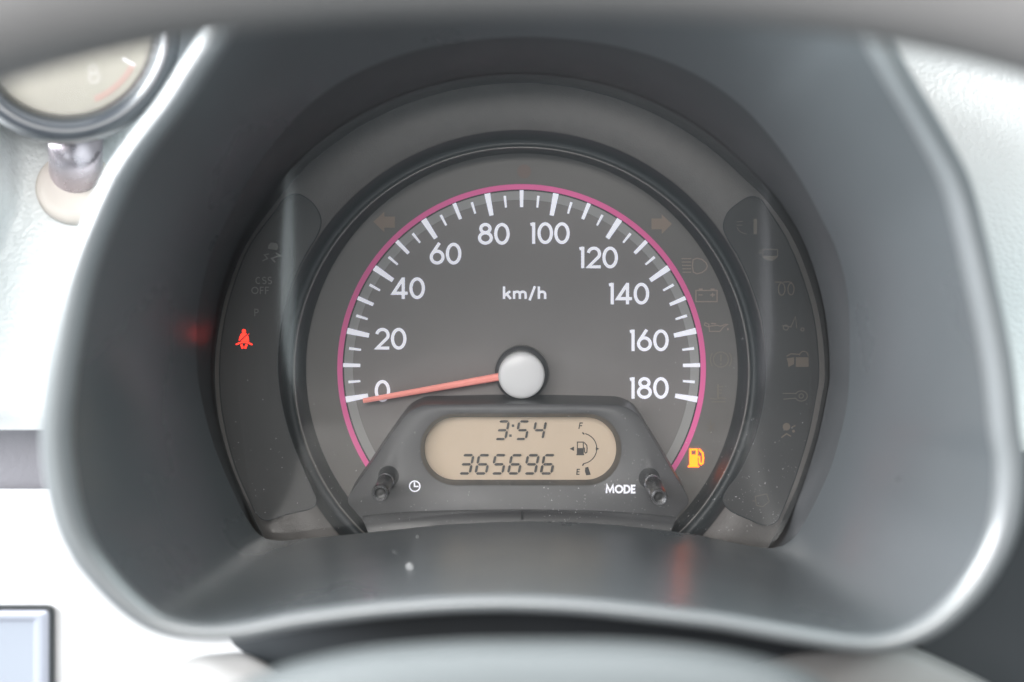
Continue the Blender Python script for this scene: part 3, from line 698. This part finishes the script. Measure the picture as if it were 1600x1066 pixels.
# hub (airbag cover): dome whose upper edge shows at the bottom of the photo
hub_edge = [(300,1140),(345,1088),(400,1057),(470,1033),(560,1015),(650,1006),(740,1001),(850,1000),(960,1001),(1060,1007),(1150,1020),(1230,1040),(1290,1068),(1340,1110),(1370,1180),(1340,1500),(1200,1800),(850,1900),(500,1800),(340,1500),(290,1250)]
hq = catmull(hub_edge, 6); hc = (835, 1400)
dHb = .138
def hr(f, d, ): return [W(hc[0]+(x-hc[0])*f, hc[1]+(y-hc[1])*f, d) for x, y in hq]
loft('airbag_cover', [hr(.97, dHb-.03), hr(1.0, dHb-.008), hr(1.0, dHb), hr(.985, dHb+.006), hr(.95, dHb+.010), hr(.85, dHb+.014), hr(.6, dHb+.018), hr(.2, dHb+.019)], M_hub, SW, cap_last=True)
for s in (-1, 1):
    xa = W(820+s*480, 1350, dHb); xb = Vector((s*(a_-.004), -dR, cz+.01))
    rr_ = []
    for f in (0, .3, .7, 1):
        p = xa.lerp(xb, f); hh = .030-.012*f
        rr_.append([p+Vector((0, .008*math.cos(t), hh*math.sin(t))) for t in [2*pi*k/20 for k in range(20)]])
    loft('wheel_spoke', rr_, M_wheel, SW)
# column cover
CC = empty('column_cover', W(820, 1200, .06), 'grey plastic steering column cover showing below the hood behind the pale hub', 'column cover')
cl_ = [(232,1110),(250,1066),(275,1042),(305,1027),(345,1022),(385,1022),(430,1046),(470,1070),(700,1130),(1080,1130),(1130,1066),(1180,1036),(1250,1018),(1330,1010),(1410,1008),(1470,1030),(1560,1075),(1620,1120),(1600,1500),(232,1500)]
cq = catmull(cl_, 5); ccc = (850, 1300)
def cr(f, d): return [W(ccc[0]+(x-ccc[0])*f, ccc[1]+(y-ccc[1])*f, d) for x, y in cq]
loft('cover_shell', [cr(1.0, .050), cr(1.0, .066), cr(.985, .071), cr(.95, .074), cr(.6, .080), cr(.2, .082)], M_column, CC, cap_last=True)

# ================================================================ dust
def dust():
    V = []; F = []
    def add(p, n, r):
        u = n.orthogonal().normalized(); v = n.cross(u); o = len(V); k = random.choice((4, 5, 6)); ph = random.random()*6; st = random.uniform(1, 2.2) if random.random() < .25 else 1
        V.extend([p+n*.00005+(u*math.cos(ph+2*pi*i/k)*st+v*math.sin(ph+2*pi*i/k))*r*random.uniform(.7, 1.1) for i in range(k)]); F.append(tuple(range(o, o+k)))
    for _ in range(620):
        y = 830-abs(random.gauss(0, 110)); x = random.uniform(340, 1290)
        if random.random() < .4: x = random.uniform(850, 1270)
        if y < 300: continue
        j = min(LQ, key=lambda q: abs(math.atan2(q[1]-560, q[0]-820)-math.atan2(y-560, x-820)))
        if math.hypot(x-820, y-560) > math.hypot(j[0]-820, j[1]-560)-8: continue
        p = W(x, y, max(lens_d(x, y), .0188)); add(p, Vector((0, -1, 0)), random.choice((.00004, .00005, .00006, .00009)))
    # on the hood floor
    me = shell.data
    cand = [f for f in me.polygons if (shell.matrix_world @ f.center).z < -.072 and abs(f.center.x) < 1]
    for _ in range(240):
        f = random.choice(cand); p = f.center+HD.location*0
        w4 = [me.vertices[i].co for i in f.vertices]; a, b = random.random(), random.random()
        p = w4[0].lerp(w4[1], a).lerp(w4[3].lerp(w4[2], a), b)
        n = f.normal.copy();
        if n.y > 0: n = -n
        add(p, n, random.choice((.00005, .00007, .0001)))
    for x, y, r in ((640, 893, .00055), (742, 863, .00025), (617, 870, .0002), (652, 846, .0002)):
        t = (y-826)/(940-826); a = W(x, 826, .0225); b = W(x, 943, .1)
        k = D-(.0225+.0775*t)
        # intersection along the view ray with the floor
        best = None
        for s in range(200):
            d = .0225+.0775*s/199; q = W(x, y, d); fz = a.z+(b.z-a.z)*s/199
            if best is None or abs(q.z-fz) < best[0]: best = (abs(q.z-fz), q)
        add(best[1]+Vector((0, -.0003, .0012)), Vector((0, -1, .3)).normalized(), r)
    o = mesh('dust', V, F, M_dust); o['kind'] = 'stuff'; o['label'] = 'pale dust specks scattered over the clear lens and hood floor'; o['category'] = 'dust'
dust()
